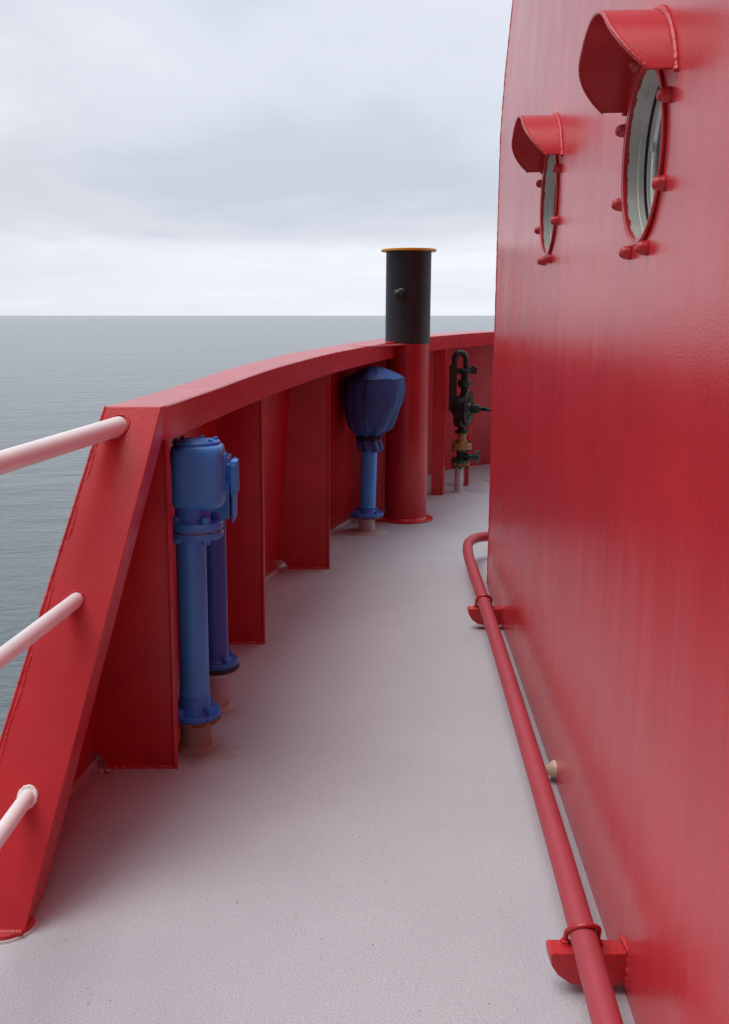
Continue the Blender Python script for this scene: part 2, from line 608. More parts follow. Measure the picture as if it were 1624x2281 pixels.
# ------------------------------------------------------------------ bulwark
bul = thing('bulwark', 'red steel bulwark curving to the bow along the outer deck edge', 'bulwark', (-0.5, 3.3, 0))

# plating (inner and outer skin 8 mm apart)
m = MB()


def plate_rows(off):
    rows = []
    K = 8
    for k in range(K + 1):
        f = k / K
        row = []
        start = Vector((-0.963 * (1 - f) + -0.675 * f, 2.46 * (1 - f) + 3.30 * f, 0))
        for t0 in (0, 0.5):
            s2 = W_BOT[0] * (1 - f) + W_TOP[0] * f
            row.append(start.lerp(s2, t0) + Vector((-off, 0, 1.25 * f)))
        for i in range(len(IN_)):
            zt = interp(ZT, IN_[i].y) - 0.012
            p = W_BOT[i] * (1 - f) + W_TOP[i] * f + nrm_at(IN_, i) * off
            row.append(Vector((p.x, p.y, zt * f)))
        rows.append(row)
    return rows


for off in (0.0, 0.022):
    m.loft(plate_rows(off), closed=False, cap=False)
m.build('plating', 'red_rib_paint', bul)

# coved paint fillet where plating meets the deck
m = MB()
m.tube([Vector((p.x + 0.004, p.y, 0.004)) for p in W_BOT0 + W_BOT if p.y < 8.2], 0.016, 8, jitter=0.15)
m.build('weld_fillet', 'stub_clean_paint', bul)

# cap rail: top plate, inboard lip
m = MB()
secs = []
for i, p in enumerate(IN_):
    n_ = nrm_at(IN_, i)
    zt, zb = interp(ZT, p.y), interp(ZB, p.y)
    ri = 0.004
    CAPW = CW(p.y)
    crown = 0.0 if p.y < 4.5 else 0.001
    lean = 0.006
    prof = [(0, zt - ri), (ri, zt), (CAPW - ri, zt + crown), (CAPW, zt - ri + crown), (CAPW, zt - 0.045), (CAPW - 0.010, zt - 0.045),
            (CAPW - 0.010, zt - 0.012), (0.012, zt - 0.012), (0.012 + lean, zb), (0.002 + lean, zb)]
    ring = []
    for (o_, z_) in prof:
        q = p + n_ * o_
        y = q.y
        if i == 0:                                    # mitre along the raked post face
            y = 3.192 + 0.66 * (zt - z_) * (0 if o_ > 0.02 else 0.9)
        ring.append(Vector((q.x, y, z_)))
    secs.append(ring)
m.loft(secs)
cap = m.build('cap_rail', 'red_paint', bul, angle=40)
# transverse frames ("ribs") with a folded flange
for k, (Y, xi, lab) in enumerate(((3.352, -0.534, None), (4.735, -0.310, None), (6.222, 0.003, None), (7.70, 0.42, None))):
    zt = interp(ZT, Y) - 0.02
    zb = interp(ZB, Y) - 0.004
    xo0, xo1 = wall_x(Y, 0.0) + 0.004, wall_x(Y, zt)
    def xw(z):
        return wall_x(Y, z) - 0.011
    hole = 0.065
    poly = [(xi, 0.002), (xi, zb), (xi - 0.012, zb + 0.006), (xi - 0.012, zt), (xw(zt), zt), (xw(0.6), 0.6), (xw(hole * 0.9), hole * 0.9)]
    for a in range(1, 6):                              # round limber hole in the lower outboard corner
        t_ = PI / 2 * a / 6
        poly.append((xw(0) + hole * math.sin(t_), 0.002 + (hole * 0.9) * math.cos(t_)))
    poly.append((xw(0) + hole, 0.002))
    m = MB()
    m.prism([(x, Y, z) for x, z in poly], (0, 0.009, 0))
    rib = m.build('rib', 'red_rib_paint', bul, smooth=False)
    m = MB()
    fl = 0.062
    pts = [(Y - 0.004, 0.003), (Y + fl * 0.85, 0.075), (Y + fl, 0.11), (Y + fl, zb - 0.12), (Y + fl * 0.4, zb - 0.03), (Y - 0.004, zb - 0.002)]
    m.prism([(xi + 0.001, y, z) for y, z in pts], (0.009, 0, 0))
    m.build('flange', 'red_worn_paint', rib, bevel=0.003)
    m = MB()
    m.tube([(xi + 0.003, Y - 0.004, z) for z in [0.004 + (zb - 0.01) * j / 60 for j in range(61)]], 0.005, 7, jitter=0.18, seed=k)
    m.build('weld_bead', 'red_worn_paint', rib)
    # lumpy paint where the rib foot meets the deck
    m = MB()
    xa = xw(0) + hole
    m.tube([(xa + (xi + 0.012 - xa) * j / 26, Y + 0.001, 0.002) for j in range(27)], 0.0085, 7, jitter=0.3, seed=k + 9)
    m.build('foot_fillet', 'red_worn_paint', rib)
    # grey paint lumps and scale caught in the limber hole
    m = MB()
    rr = random.Random(k + 40)
    for j in range(9):
        c = Vector((xw(0) + rr.uniform(0.01, 0.08), Y + rr.uniform(-0.05, 0.03), rr.uniform(0.0, 0.012)))
        m.lathe([(0.001, -0.006), (0.012, -0.001), (0.009, 0.006), (0.001, 0.010)], c, (rr.uniform(-.6, .6), rr.uniform(-.6, .6), 1), 7)
    m.build('paint_scale', 'stub_clean_paint', rib, angle=20)

# two slim bow stanchions
for (x0, x1, Y, wf) in ((0.905, 1.008, 8.885, 0.055), (1.262, 1.300, 9.40, 0.05)):
    m = MB()
    zb = interp(ZT, Y) - 0.02 if Y < 9 else 0.64
    m.box(((x0 + x1) / 2, Y, zb / 2 + 0.001), (x1 - x0, 0.012, zb))
    st = m.build('stanchion', 'red_rib_paint', bul)
    m = MB()
    m.box((x1 + 0.006, Y + 0.045, zb / 2 + 0.001), (0.012, 0.11, zb), rz=-0.28)
    m.build('flange', 'red_paint', st, bevel=0.003)

# raked box post that ends the bulwark
PTL, PTR = Vector((-0.687, 3.18, 1.2735)), Vector((-0.5125, 3.18, 1.2735))
PBL, PBR = Vector((-0.985, 2.360, 0.0)), Vector((-0.772, 2.360, 0.0))
m = MB()
rings = []
for k in range(13):
    f = k / 12
    a, b = PBL.lerp(PTL, f), PBR.lerp(PTR, f)
    dp = 0.19 * (1 - f) + 0.13 * f
    bx = 0.0 + 0.012 * f
    rings.append([a, b, b + Vector((bx, dp, 0)), a + Vector((bx, dp, 0))])
m.loft(rings)
post = m.build('end_post', 'red_paint', bul, bevel=0.004, angle=25)
m = MB()
m.tube([PBL.lerp(PTL, k / 140) + Vector((0.0, 0.0015, 0)) for k in range(141)], 0.0045, 7, jitter=0.22, seed=5)
m.build('weld_bead', 'red_weld_paint', post)
for (f0, f1) in ((0.03, 0.20), (0.27, 0.50), (0.55, 0.63), (0.70, 0.80), (0.83, 0.97)):
    n_ = int((f1 - f0) * 140)                               # broken second run of weld
    m = MB()
    m.tube([PBL.lerp(PTL, f0 + (f1 - f0) * k / n_) + Vector((0.012 + 0.002 * math.sin(k * .4), 0.0012, 0)) for k in range(n_ + 1)],
           [0.0034 * min(1, (k + 0.4) / 3, (n_ - k + .4) / 3) for k in range(n_ + 1)], 7, jitter=0.3, seed=int(f0 * 100))
    m.build('weld_bead', 'red_weld_paint', post)
# foot pad, red over grey
rr = random.Random(12)
def blob(cx, cy, rx, ry, n=40, j=0.05, seed=1):
    r_ = random.Random(seed)
    ph = [r_.uniform(0, 6.28) for _ in range(5)]
    return [(cx + rx * (1 + sum(j * math.sin((q + 2) * 2 * PI * k / n + ph[q]) for q in range(5)) * 0.5) * (abs(math.cos(2 * PI * k / n)) ** 0.7) * (1 if math.cos(2 * PI * k / n) > 0 else -1),
             cy + ry * (1 + sum(j * math.cos((q + 2) * 2 * PI * k / n + ph[q]) for q in range(5)) * 0.5) * (abs(math.sin(2 * PI * k / n)) ** 0.7) * (1 if math.sin(2 * PI * k / n) > 0 else -1)) for k in range(n)]
m = MB()
b0 = blob(-0.882, 2.402, 0.117, 0.072, seed=4)
b1 = blob(-0.882, 2.402, 0.112, 0.067, seed=4)
m.loft([[Vector((x, y, 0.006)) for x, y in b0], [Vector((x, y, 0.016)) for x, y in b1]])
m.build('foot_pad', 'red_weld_paint', post, bevel=0.002)
m = MB()
b2 = blob(-0.882, 2.401, 0.124, 0.078, seed=4)
m.loft([[Vector((x, y, 0.0)) for x, y in b2], [Vector((x, y, 0.006)) for x, y in blob(-0.882, 2.401, 0.120, 0.075, seed=4)]])
m.build('foot_grout', 'stub_clean_paint', post)
m = MB()
m.tube([(-0.98 + 0.205 * k / 20, 2.359, 0.012) for k in range(21)], 0.007, 8, jitter=0.15)
m.build('foot_fillet', 'red_weld_paint', post)

# plate collar joining the cap to the black-topped pipe
m = MB()
z0 = 1.334
m.prism([(0.25, 7.04, z0), (0.40, 7.36, z0), (0.555, 7.62, z0), (0.60, 7.70, z0), (0.62, 7.98, z0), (0.40, 8.02, z0), (0.12, 7.3, z0)], (0, 0, 0.0115))
m.build('collar_plate', 'red_paint', bul, bevel=0.002)

# ------------------------------------------------------------------ white guard rails
gr = thing('guard_rail', 'white tubular guard rail of three pipes running aft from the bulwark post', 'railing', (-0.8, 2.5, 0))


def rail(end, start, far, r, seed, lumpy=False):
    end, start, far = Vector(end), Vector(start), Vector(far)
    d = (end - start).normalized()
    pts = [far] + [start.lerp(end, k / 12) for k in range(13)]
    m = MB()
    e2 = end + d * 0.012
    m.tube(catmull([far, start - d * 0.9, start - d * 0.35], 10) + [start, start.lerp(end, .5), e2], r, 28)
    o = m.build('rail', 'white_rail_paint', gr)
    m = MB()
    u, v, a = frame_from(Vector((0, -0.83, 0.55)))
    # weld collar lying on the post face, elliptical as the pipe meets it at an angle
    c = end + d * 0.004
    pu, pv, _ = frame_from(d)
    nrm = Vector((0, -0.835, 0.55)).normalized()
    loop = []
    for k in range(41):
        t_ = 2 * PI * k / 40
        q = c + (pu * math.cos(t_) + pv * math.sin(t_)) * (r + 0.002)
        q = q - d * ((q - end).dot(nrm) / d.dot(nrm)) 
        loop.append(q + nrm * 0.001)
    m.tube(loop, (0.0055 if lumpy else 0.0035), 8, cap=False, jitter=0.22 if lumpy else 0.15, seed=seed)
    m.build('weld_collar', 'white_rail_paint' if lumpy else 'red_weld_paint', o)
    return o


def on_face(px_x, z):
    return Vector((px_x, 2.360 + (3.18 - 2.360) * z / 1.2735, z))


rail(on_face(-0.645 + 0.0, 1.215), (-0.842, 2.606, 1.178), (-1.36, 0.3, 1.12), 0.0300, 1)
rail(on_face(-0.722, 0.748), (-0.779, 2.336, 0.749), (-0.98, 0.3, 0.76), 0.0215, 2)
rail(on_face(-0.800, 0.290), (-0.809, 2.340, 0.290), (-0.93, 0.3, 0.29), 0.0205, 3, lumpy=True)

# ------------------------------------------------------------------ deckhouse
def WX(Y):
    if Y <= 5.755:
        return .685 + .0735 * (Y - 2.034) - .0027 * (Y - 2.034) ** 2
    return interp([(5.755, .921), (5.90, .950), (6.05, .995), (6.2, 1.06), (6.32, 1.14), (6.43, 1.25), (6.52, 1.40), (6.58, 1.60), (6.62, 2.0), (6.63, 3.0)], Y)


STN = [-7.0, -1.2, 0.4, 1.93, 3.05, 3.42, 4.32, 4.72, 5.12, 5.46, 5.755, 5.90, 6.05, 6.2, 6.32, 6.43, 6.52, 6.58, 6.62, 6.63]
HOUSE_H = 4.4
PH = [(2.425, 1.905), (3.905, 1.960)]
PR = 0.190
dh = thing('deckhouse', 'tall glossy red steel deckhouse wall with two round portholes under hoods', 'deckhouse', (1.0, 2.5, 0))

tabw = [(y, WX(y) + {4.32: 0.001, 4.72: 0.0035, 5.12: 0.0015, 5.46: 0.003}.get(y, 0)) for y in STN]
verts2, edges2 = [], []
for y in STN:
    a = len(verts2)
    ZK = (0.0, 2.5, 2.8, 3.2, HOUSE_H)
    verts2 += [Vector((y, z_)) for z_ in ZK]
    edges2 += [(a + q, a + q + 1) for q in range(4)]
    if a:
        edges2 += [(a - 5 + q, a + q) for q in range(5)]
for (yc, zc) in PH:
    a = len(verts2)
    for j in range(64):
        verts2.append(Vector((yc + PR * math.cos(2 * PI * j / 64), zc + PR * math.sin(2 * PI * j / 64))))
        edges2.append((a + j, a + (j + 1) % 64))
vo, eo, fo, _, _, _ = delaunay_2d_cdt(verts2, edges2, [], 1, 1e-5)
fk = []
for f in fo:
    c = sum((vo[i] for i in f), Vector((0, 0))) / len(f)
    if all((c - Vector(p)).length > PR * 0.995 for p in PH):
        fk.append(tuple(f))
m = MB()


def lean(Y, z):
    q = max(0.0, min(1.0, (Y - 4.3) / 1.2))
    return (0.050 * max(0.0, z - 2.5) + 0.03 * max(0.0, z - 2.8)) * q


m.add([(interp(tabw, p.x) + lean(p.x, p.y), p.x, p.y) for p in vo], fk)
# roof edge, far side and back of the house
for i in range(len(STN) - 1):
    m.add([(WX(STN[i]) + lean(STN[i], HOUSE_H), STN[i], HOUSE_H), (WX(STN[i + 1]) + lean(STN[i + 1], HOUSE_H), STN[i + 1], HOUSE_H), (4.5, STN[i + 1], HOUSE_H), (4.5, STN[i], HOUSE_H)], [(0, 1, 2, 3)])
m.add([(WX(6.63), 6.63, 0), (4.5, 6.63, 0), (4.5, 6.63, HOUSE_H), (WX(6.63), 6.63, HOUSE_H)], [(0, 1, 2, 3)])
m.add([(4.5, 6.63, 0), (4.5, -7, 0), (4.5, -7, HOUSE_H), (4.5, 6.63, HOUSE_H)], [(0, 1, 2, 3)])
wall = m.build('wall', 'red_wall_paint', dh, smooth=False)

m = MB()
m.tube([(WX(5.755) + 0.0005 + lean(5.755, 0.02 + 4.36 * k / 260), 5.757, 0.02 + 4.36 * k / 260) for k in range(261)], 0.0035, 6, jitter=0.30, seed=8)
m.build('corner_weld', 'red_weld_paint', dh)

for pi_, (yc, zc) in enumerate(PH):
    for s0, s1 in zip(STN, STN[1:]):
        if s0 <= yc <= s1:
            break
    tv = Vector((WX(s1) - WX(s0), s1 - s0, 0)).normalized()      # along the wall, forward
    nv = Vector((-tv.y, tv.x, 0))                                # outward, towards the sea
    o = Vector((interp(tabw, yc), yc, zc))
    zv = Vector((0, 0, 1))
    # aluminium lining, stepping in towards the glass
    m = MB()
    prof = [(PR - 0.006, 0.004), (PR - 0.006, -0.027), (PR - 0.0085, -0.0285), (PR - 0.009, -0.040), (PR - 0.0105, -0.041),
            (PR - 0.0105, -0.047), (PR - 0.016, -0.049), (PR - 0.017, -0.060)]
    m.lathe(prof, o, nv, 96, cap=False)
    ph = m.build('porthole', 'aluminium', dh)
    
    m = MB()
    m.lathe([(PR - 0.016, -0.058), (PR - 0.019, -0.055), (PR - 0.0235, -0.058), (PR - 0.025, -0.064)], o, nv, 96, cap=False)
    m.build('retaining_ring', 'aluminium_bright', ph)
    m = MB()
    m.lathe([(PR - 0.025, -0.063), (PR - 0.034, -0.066), (PR - 0.035, -0.074), (PR - 0.043, -0.075), (PR - 0.044, -0.082), (PR - 0.052, -0.083)], o, nv, 96, cap=False)
    m.build('inner_frame', 'dull_steel', ph)
    m = MB()
    m.lathe([(0.0, -0.0835), (PR - 0.050, -0.0835)], o, nv, 64, cap=False)
    m.build('glass', 'porthole_glass', ph)
    m = MB()
    m.lathe([(PR - 0.02, -0.0635), (PR + 0.03, -0.05), (PR + 0.03, -0.30), (0.0, -0.30)], o, nv, 48, cap=False)
    m.build('recess', 'black_paint', ph)
    m = MB()
    m.lathe([(PR - 0.0098, -0.0405), (PR - 0.0128, -0.0420), (PR - 0.0128, -0.0465), (PR - 0.0105, -0.0475)], o, nv, 96, cap=False)
    m.build('seal', 'black_rubber', ph)
    # raised red rim, uneven paint edge
    m = MB()
    loop = []
    for k in range(121):
        t_ = 2 * PI * k / 120
        loop.append(o + nv * 0.006 + (tv * math.cos(t_) + zv * math.sin(t_)) * (PR + 0.004))
    m.tube(loop, 0.0042, 10, cap=False, jitter=0.07, seed=pi_)
    m.build('rim', 'red_paint', ph)
    m = MB()                                                   # ragged red paint lapping onto the lining
    rz_, ra, rb = [], [], []
    for k in range(241):
        t_ = 2 * PI * k / 240
        dirv = tv * math.cos(t_) + zv * math.sin(t_)
        w_ = 0.0002 + 0.005 * max(0, noise.noise(Vector((math.cos(t_) * 6, math.sin(t_) * 6, pi_ * 5)))) + 0.005 * max(0, noise.noise(Vector((math.cos(t_) * 30, math.sin(t_) * 30, 3)))) + 0.002 * max(0, math.cos(t_ - 0.05)) ** 4
        rz_.append(o + nv * 0.0085 + dirv * (PR + 0.001))
        ra.append(o + nv * 0.0075 + dirv * (PR - 0.0066))
        rb.append(o - nv * w_ + dirv * (PR - 0.0066))
    m.loft([rz_, ra, rb], closed=False, cap=False)
    m.build('paint_edge', 'red_worn_paint', ph)
    for k in range(8):
        t_ = PI / 8 + k * PI / 4
        c = o + (tv * math.cos(t_) + zv * math.sin(t_)) * 0.226
        m = MB()
        m.lathe([(0.0165, -0.001), (0.017, 0.004), (0.0158, 0.007), (0.0152, 0.014), (0.0125, 0.021), (0.0075, 0.0258), (0.0005, 0.027)], c, nv, 12)
        m.build('bolt', 'red_worn_paint', ph, angle=50)
    m = MB()                                                   # glazier's clip catching light
    c = o + (tv * math.cos(0.25) + zv * math.sin(0.25)) * (PR - 0.022) - nv * 0.055
    m.box(c, (0.004, 0.014, 0.020))
    m.build('clip', 'aluminium_bright', ph)

    # hood
    Rh = 0.262
    oh = o + zv * 0.030 - tv * 0.015
    th0, th1 = math.radians(22), math.radians(157)
    def proj(th):
        d = math.degrees(th)
        x_ = min(1.0, (d - 22) / 36) if d < 90 else min(1.0, (157 - d) / 30)
        return 0.055 + 0.071 * (1 - (1 - max(0, x_)) ** 2.3)
    if True:
        m = MB()
        rows_o, rows_i = [], []
        NT = 72
        for a in range(NT + 1):
            th = th0 + (th1 - th0) * a / NT
            rd = -tv * math.cos(th) + zv * math.sin(th)
            pr_ = proj(th)
            rows_o.append([oh + rd * Rh + nv * (pr_ * q) for q in (0, .25, .5, .75, 1)])
            rows_i.append([oh + rd * (Rh - 0.007) + nv * (pr_ * q) for q in (1, .75, .5, .25, 0)])
        m.loft([ro + ri for ro, ri in zip(rows_o, rows_i)])
        hood = m.build('hood', 'red_paint', dh, angle=40)
        m = MB()
        m.tube([oh + (-tv * math.cos(th) + zv * math.sin(th)) * (Rh - 0.003) + nv * proj(th) for th in [th0 + (th1 - th0) * k / 90 for k in range(91)]],
               0.0050, 8, jitter=0.04)
        m.build('lip', 'red_weld_paint', hood)
        m = MB()
        m.tube([oh + (-tv * math.cos(th) + zv * math.sin(th)) * (Rh + 0.002) + nv * 0.003 for th in [th0 - 0.03 + (th1 - th0 + 0.06) * k / 110 for k in range(111)]],
               0.0062, 8, jitter=0.14, seed=2)
        m.build('weld_bead', 'red_weld_paint', hood)

# ------------------------------------------------------------------ low pipe along the deckhouse
ZP = 0.142
lp = thing('pipe', 'long red pipe running low along the deckhouse wall on brackets', 'pipe', (0.6, 2.2, 0))
m = MB()
path = catmull([(0.40, -1.0, ZP), (0.50, 1.0, ZP), (0.566, 1.847, ZP), (0.620, 2.516, ZP), (0.691, 3.548, ZP), (0.733, 4.18, ZP), (0.781, 4.954, ZP), (0.811, 5.50, ZP), (0.835, 5.90, ZP),
                (0.860, 6.16, ZP), (0.900, 6.36, ZP), (0.980, 6.49, ZP), (1.10, 6.52, ZP), (1.30, 6.45, ZP)], 12)
m.tube(path, 0.0310, 32)
pm = m.build('tube', 'red_pipe_paint', lp, angle=60)
m = MB()
for yy in (5.02, 2.165):
    pass


def pipe_x(y):
    best = min(path, key=lambda p: abs(p.y - y) + (10 if p.y > 5.9 else 0))
    return best.x


for bi, yb in enumerate((2.160, 4.985)):
    xw_ = WX(yb)
    xe = pipe_x(yb) - 0.078
    m = MB()
    poly = [(xe, 0.108), (xw_ + 0.01, 0.108), (xw_ + 0.01, 0.024), (xe + 0.075, 0.024), (xe + 0.048, 0.028), (xe + 0.018, 0.050), (xe + 0.002, 0.075), (xe - 0.002, 0.098)]
    m.prism([(x, yb - 0.029, z) for x, z in poly], (0, 0.058, 0))
    br = m.build('bracket', 'red_worn_paint', lp, bevel=0.005)
    m = MB()
    pts = [(xw_ - 0.001, yb - 0.031 + 0.062 * k / 14, 0.110) for k in range(15)] + []
    m.tube(pts, 0.0065, 7, jitter=0.35, seed=bi)
    m.tube([(xw_ - 0.001, yb - 0.031, 0.024 + 0.086 * k / 18) for k in range(19)], 0.0065, 7, jitter=0.35, seed=bi + 5)
    m.build('weld_bead', 'red_weld_paint', br)
    # U-bolt hugging the pipe
    m = MB()
    px_ = pipe_x(yb + 0.012)
    R = 0.031 + 0.0065
    pts = [Vector((px_ - R, yb + 0.012, 0.100)), Vector((px_ - R, yb + 0.010, 0.120))]
    for k in range(0, 25):
        t_ = PI - PI * k / 24
        pts.append(Vector((px_ + R * math.cos(t_), yb + 0.004 - 0.030 * math.sin(t_), ZP + (R - 0.001) * math.sin(t_))))
    pts += [Vector((px_ + R, yb + 0.012, 0.120)), Vector((px_ + R, yb + 0.012, 0.100))]
    m.tube(pts, 0.0062, 10)
    ub = m.build('u_bolt', 'red_worn_paint', lp)
    for sx in (-1, 1):
        m = MB()
        hexbolt(m, (px_ + sx * R, yb + 0.012, 0.108), 0.0115, 0.011)
        m.build('nut', 'red_worn_paint', ub)

# ------------------------------------------------------------------ cream drain stub at the wall foot
ds = thing('drain_spout', 'small cream flared drain spout on the deckhouse wall just above the deck', 'drain', (WX(3.25), 3.25, 0.04))
m = MB()
c = Vector((WX(3.25) + 0.002, 3.25, 0.044))
m.lathe([(0.030, 0.0), (0.0305, 0.004), (0.027, 0.012), (0.020, 0.024), (0.015, 0.038), (0.0145, 0.046), (0.011, 0.046), (0.011, 0.02)], c, (-1, 0.0, -0.12), 24)
m.build('spout', 'cream_plastic', ds)
m = MB()
m.tube([c + Vector((-0.010, 0.002, -0.026)), c + Vector((-0.012, 0.002, -0.034)), c + Vector((-0.012, 0.002, -0.0415))], 0.005, 8)
m.build('bracket', 'stub_paint', ds)


# ------------------------------------------------------------------ standpipes
def flange(m, o, r, z0, z1, seg=48, axis=(0, 0, 1)):
    e = min(0.004, (z1 - z0) / 3)
    m.lathe([(r - e, z0), (r, z0 + e), (r, z1 - e), (r - e, z1)], o, axis, seg)


def rsq(hx, hy, e, n=48):
    out = []
    for k in range(n):
        t_ = 2 * PI * k / n
        c_, s_ = math.cos(t_), math.sin(t_)
        out.append((hx * abs(c_) ** e * (1 if c_ > 0 else -1), hy * abs(s_) ** e * (1 if s_ > 0 else -1)))
    return out


A = Vector((-0.483, 3.545, 0))
sp = thing('vent_standpipe', 'tall blue standpipe with a rounded vent head between the first two red ribs', 'vent pipe', A)
m = MB()
m.lathe([(0.075, 0.0), (0.066, 0.006), (0.058, 0.012), (0.056, 0.02), (0.056, 0.105)], A, seg=40)
m.build('stub', 'stub_paint', sp)
m = MB()
flange(m, A, 0.092, 0.102, 0.118)
m.build('gasket', 'rust_gasket', sp)
m = MB()
flange(m, A, 0.094, 0.118, 0.140)
m.lathe([(0.066, 0.139), (0.060, 0.146), (0.057, 0.152), (0.056, 0.205)], A, seg=40)
lf = m.build('lower_flange', 'blue_rusty_paint', sp)
for k in range(4):
    t_ = math.radians(-38 + 90 * k)
    m = MB()
    hexbolt(m, A + Vector((0.074 * math.cos(t_), 0.074 * math.sin(t_), 0.139)), 0.0165, 0.022, rot=k)
    m.build('bolt', 'blue_rusty_paint', lf)
m = MB()
m.lathe([(0.055, 0.20), (0.0565, 0.203), (0.0565, 0.21), (0.0535, 0.214), (0.0535, 0.79)], A, seg=48)
m.build('tube', 'blue_paint', sp)
A2 = A + Vector((0.022, 0, 0))
m = MB()
flange(m, A2, 0.094, 0.785, 0.808)
m.lathe([(0.088, 0.807), (0.088, 0.814)], A2, seg=48)
uf = m.build('flange', 'blue_paint', sp)
m = MB()
flange(m, A2, 0.094, 0.813, 0.841)
m.lathe([(0.066, 0.84), (0.063, 0.845), (0.061, 0.90)], A + Vector((0.008, 0, 0)), seg=40)
m.build('flange', 'blue_paint', sp)
m = MB()
m.lathe([(0.0885, 0.8075), (0.0895, 0.8105), (0.0885, 0.8135)], A2, seg=48)
m.build('gasket', 'rust_gasket', sp)
for k in range(4):
    t_ = math.radians(-58 + 90 * k)
    m = MB()
    c = A2 + Vector((0.074 * math.cos(t_), 0.074 * math.sin(t_), 0.840))
    hexbolt(m, c, 0.0165, 0.024, washer=False, rot=0.5)
    m.build('bolt', 'blue_paint', uf)
    m = MB()
    hexbolt(m, c + Vector((0, 0, -0.055)), 0.0155, 0.016, (0, 0, -1), washer=False, rot=0.5)
    m.build('nut', 'blue_paint', uf)
# head
m = MB()
rings = []
HC = A + Vector((0.030, 0.012, 0))
for (z, sx, e) in ((0.886, 0.50, 1.0), (0.889, 0.78, 0.8), (0.896, 0.90, 0.66), (0.908, 0.965, 0.55), (0.925, 0.99, 0.5), (0.95, 1.0, 0.48), (1.0, 1.0, 0.46), (1.05, 1.0, 0.46),
                   (1.075, 0.99, 0.48), (1.092, 0.965, 0.5), (1.104, 0.92, 0.56), (1.110, 0.86, 0.7), (1.112, 0.70, 0.9)):
    rings.append([HC + Vector((x * sx, y * sx, z)) for x, y in rsq(0.0945, 0.096, e)])
m.loft(rings)
head = m.build('vent_head', 'blue_paint', sp, angle=50)
m = MB()
LC = HC + Vector((-0.004, 0.0, 0))
flange(m, LC, 0.083, 1.109, 1.124)
m.lathe([(0.064, 1.123), (0.062, 1.126)], LC, seg=40)
lid = m.build('lid', 'blue_paint', head)
for k in range(6):
    t_ = math.radians(20 + 60 * k)
    m = MB()
    hexbolt(m, LC + Vector((0.070 * math.cos(t_), 0.070 * math.sin(t_), 1.123)), 0.0085, 0.010, rot=k)
    m.build('bolt', 'blue_paint', lid)
m = MB()                                                    # cast name panel on the inboard cheek
xr = HC.x + 0.0945
m.box((xr + 0.001, HC.y, 1.015), (0.004, 0.085, 0.125))
for k in range(7):
    m.box((xr + 0.004, HC.y - 0.030 + 0.010 * k, 1.045), (0.004, 0.0042, 0.045))
m.box((xr + 0.004, HC.y, 0.982), (0.004, 0.07, 0.005))
m.box((xr + 0.004, HC.y - 0.012, 0.965), (0.005, 0.012, 0.012))
m.box((xr + 0.004, HC.y + 0.014, 0.97), (0.005, 0.012, 0.010))
m.build('cast_panel', 'blue_paint', head, bevel=0.0012)
m = MB()                                                    # side arm and flat bolted pad
m.box((xr + 0.012, HC.y + 0.035, 1.0), (0.034, 0.045, 0.075))
m.build('arm', 'blue_paint', head, bevel=0.008)
m = MB()
m.box((xr + 0.030, HC.y + 0.030, 0.992), (0.026, 0.085, 0.118))
pad = m.build('pad', 'blue_paint', head, bevel=0.006)
for z in (0.955, 1.035):
    m = MB()
    hexbolt(m, (xr + 0.031, HC.y - 0.013, z), 0.0085, 0.008, (0, -1, 0))
    m.build('bolt', 'blue_paint', pad)

B = Vector((-0.452, 3.935, 0))
sp2 = thing('standpipe', 'dark indigo blue standpipe on a black gasket just behind the blue vent head', 'vent pipe', B)
m = MB()
m.lathe([(0.075, 0.0), (0.064, 0.006), (0.056, 0.014), (0.055, 0.13), (0.06, 0.152)], B, seg=40)
flange(m, B, 0.094, 0.145, 0.162)
m.build('stub', 'stub_clean_paint', sp2)
m = MB()
flange(m, B, 0.098, 0.162, 0.178)
m.build('gasket', 'black_rubber', sp2)
m = MB()
flange(m, B, 0.094, 0.178, 0.200)
m.lathe([(0.068, 0.199), (0.060, 0.205), (0.0545, 0.216), (0.0535, 0.80)], B, seg=48)
tb = m.build('tube', 'indigo_paint', sp2)
for k in range(4):
    t_ = math.radians(-20 + 90 * k - 25)
    m = MB()
    hexbolt(m, B + Vector((0.074 * math.cos(t_), 0.074 * math.sin(t_), 0.199)), 0.0155, 0.020, rot=k)
    m.build('bolt', 'blue_rusty_paint', tb)
m = MB()
m.box((B.x + 0.012, B.y, 0.90), (0.13, 0.13, 0.24))
m.build('housing', 'blue_paint', sp2, bevel=0.008)
m = MB()
m.box((B.x + 0.088, B.y + 0.01, 0.885), (0.010, 0.15, 0.235))
m.build('side_plate', 'blue_light_paint', sp2, bevel=0.003)

# covered standpipe
Cc = Vector((0.285, 7.345, 0))
sp3 = thing('standpipe', 'bright blue standpipe under the dark blue cloth cover beside the tall pipe', 'vent pipe', Cc)
TL = Matrix.Rotation(math.radians(1.3), 3, 'Y')
ax = TL @ Vector((0, 0, 1))
m = MB()
m.lathe([(0.150, 0.0), (0.148, 0.006), (0.075, 0.008), (0.060, 0.014), (0.058, 0.108)], Cc, seg=48)
m.build('stub', 'stub_clean_paint', sp3)
m = MB()
flange(m, Cc, 0.116, 0.106, 0.120)
m.build('gasket', 'rust_gasket', sp3)
m = MB()
flange(m, Cc, 0.120, 0.120, 0.144)
m.lathe([(0.072, 0.143), (0.066, 0.150), (0.062, 0.158), (0.061, 0.185)], Cc, seg=40)
lf = m.build('lower_flange', 'blue_rusty_paint', sp3)
for k in range(4):
    t_ = math.radians(-70 + 90 * k + 22)
    m = MB()
    hexbolt(m, Cc + Vector((0.094 * math.cos(t_), 0.094 * math.sin(t_), 0.143)), 0.017, 0.02, rot=k)
    m.build('bolt', 'blue_rusty_paint', lf)
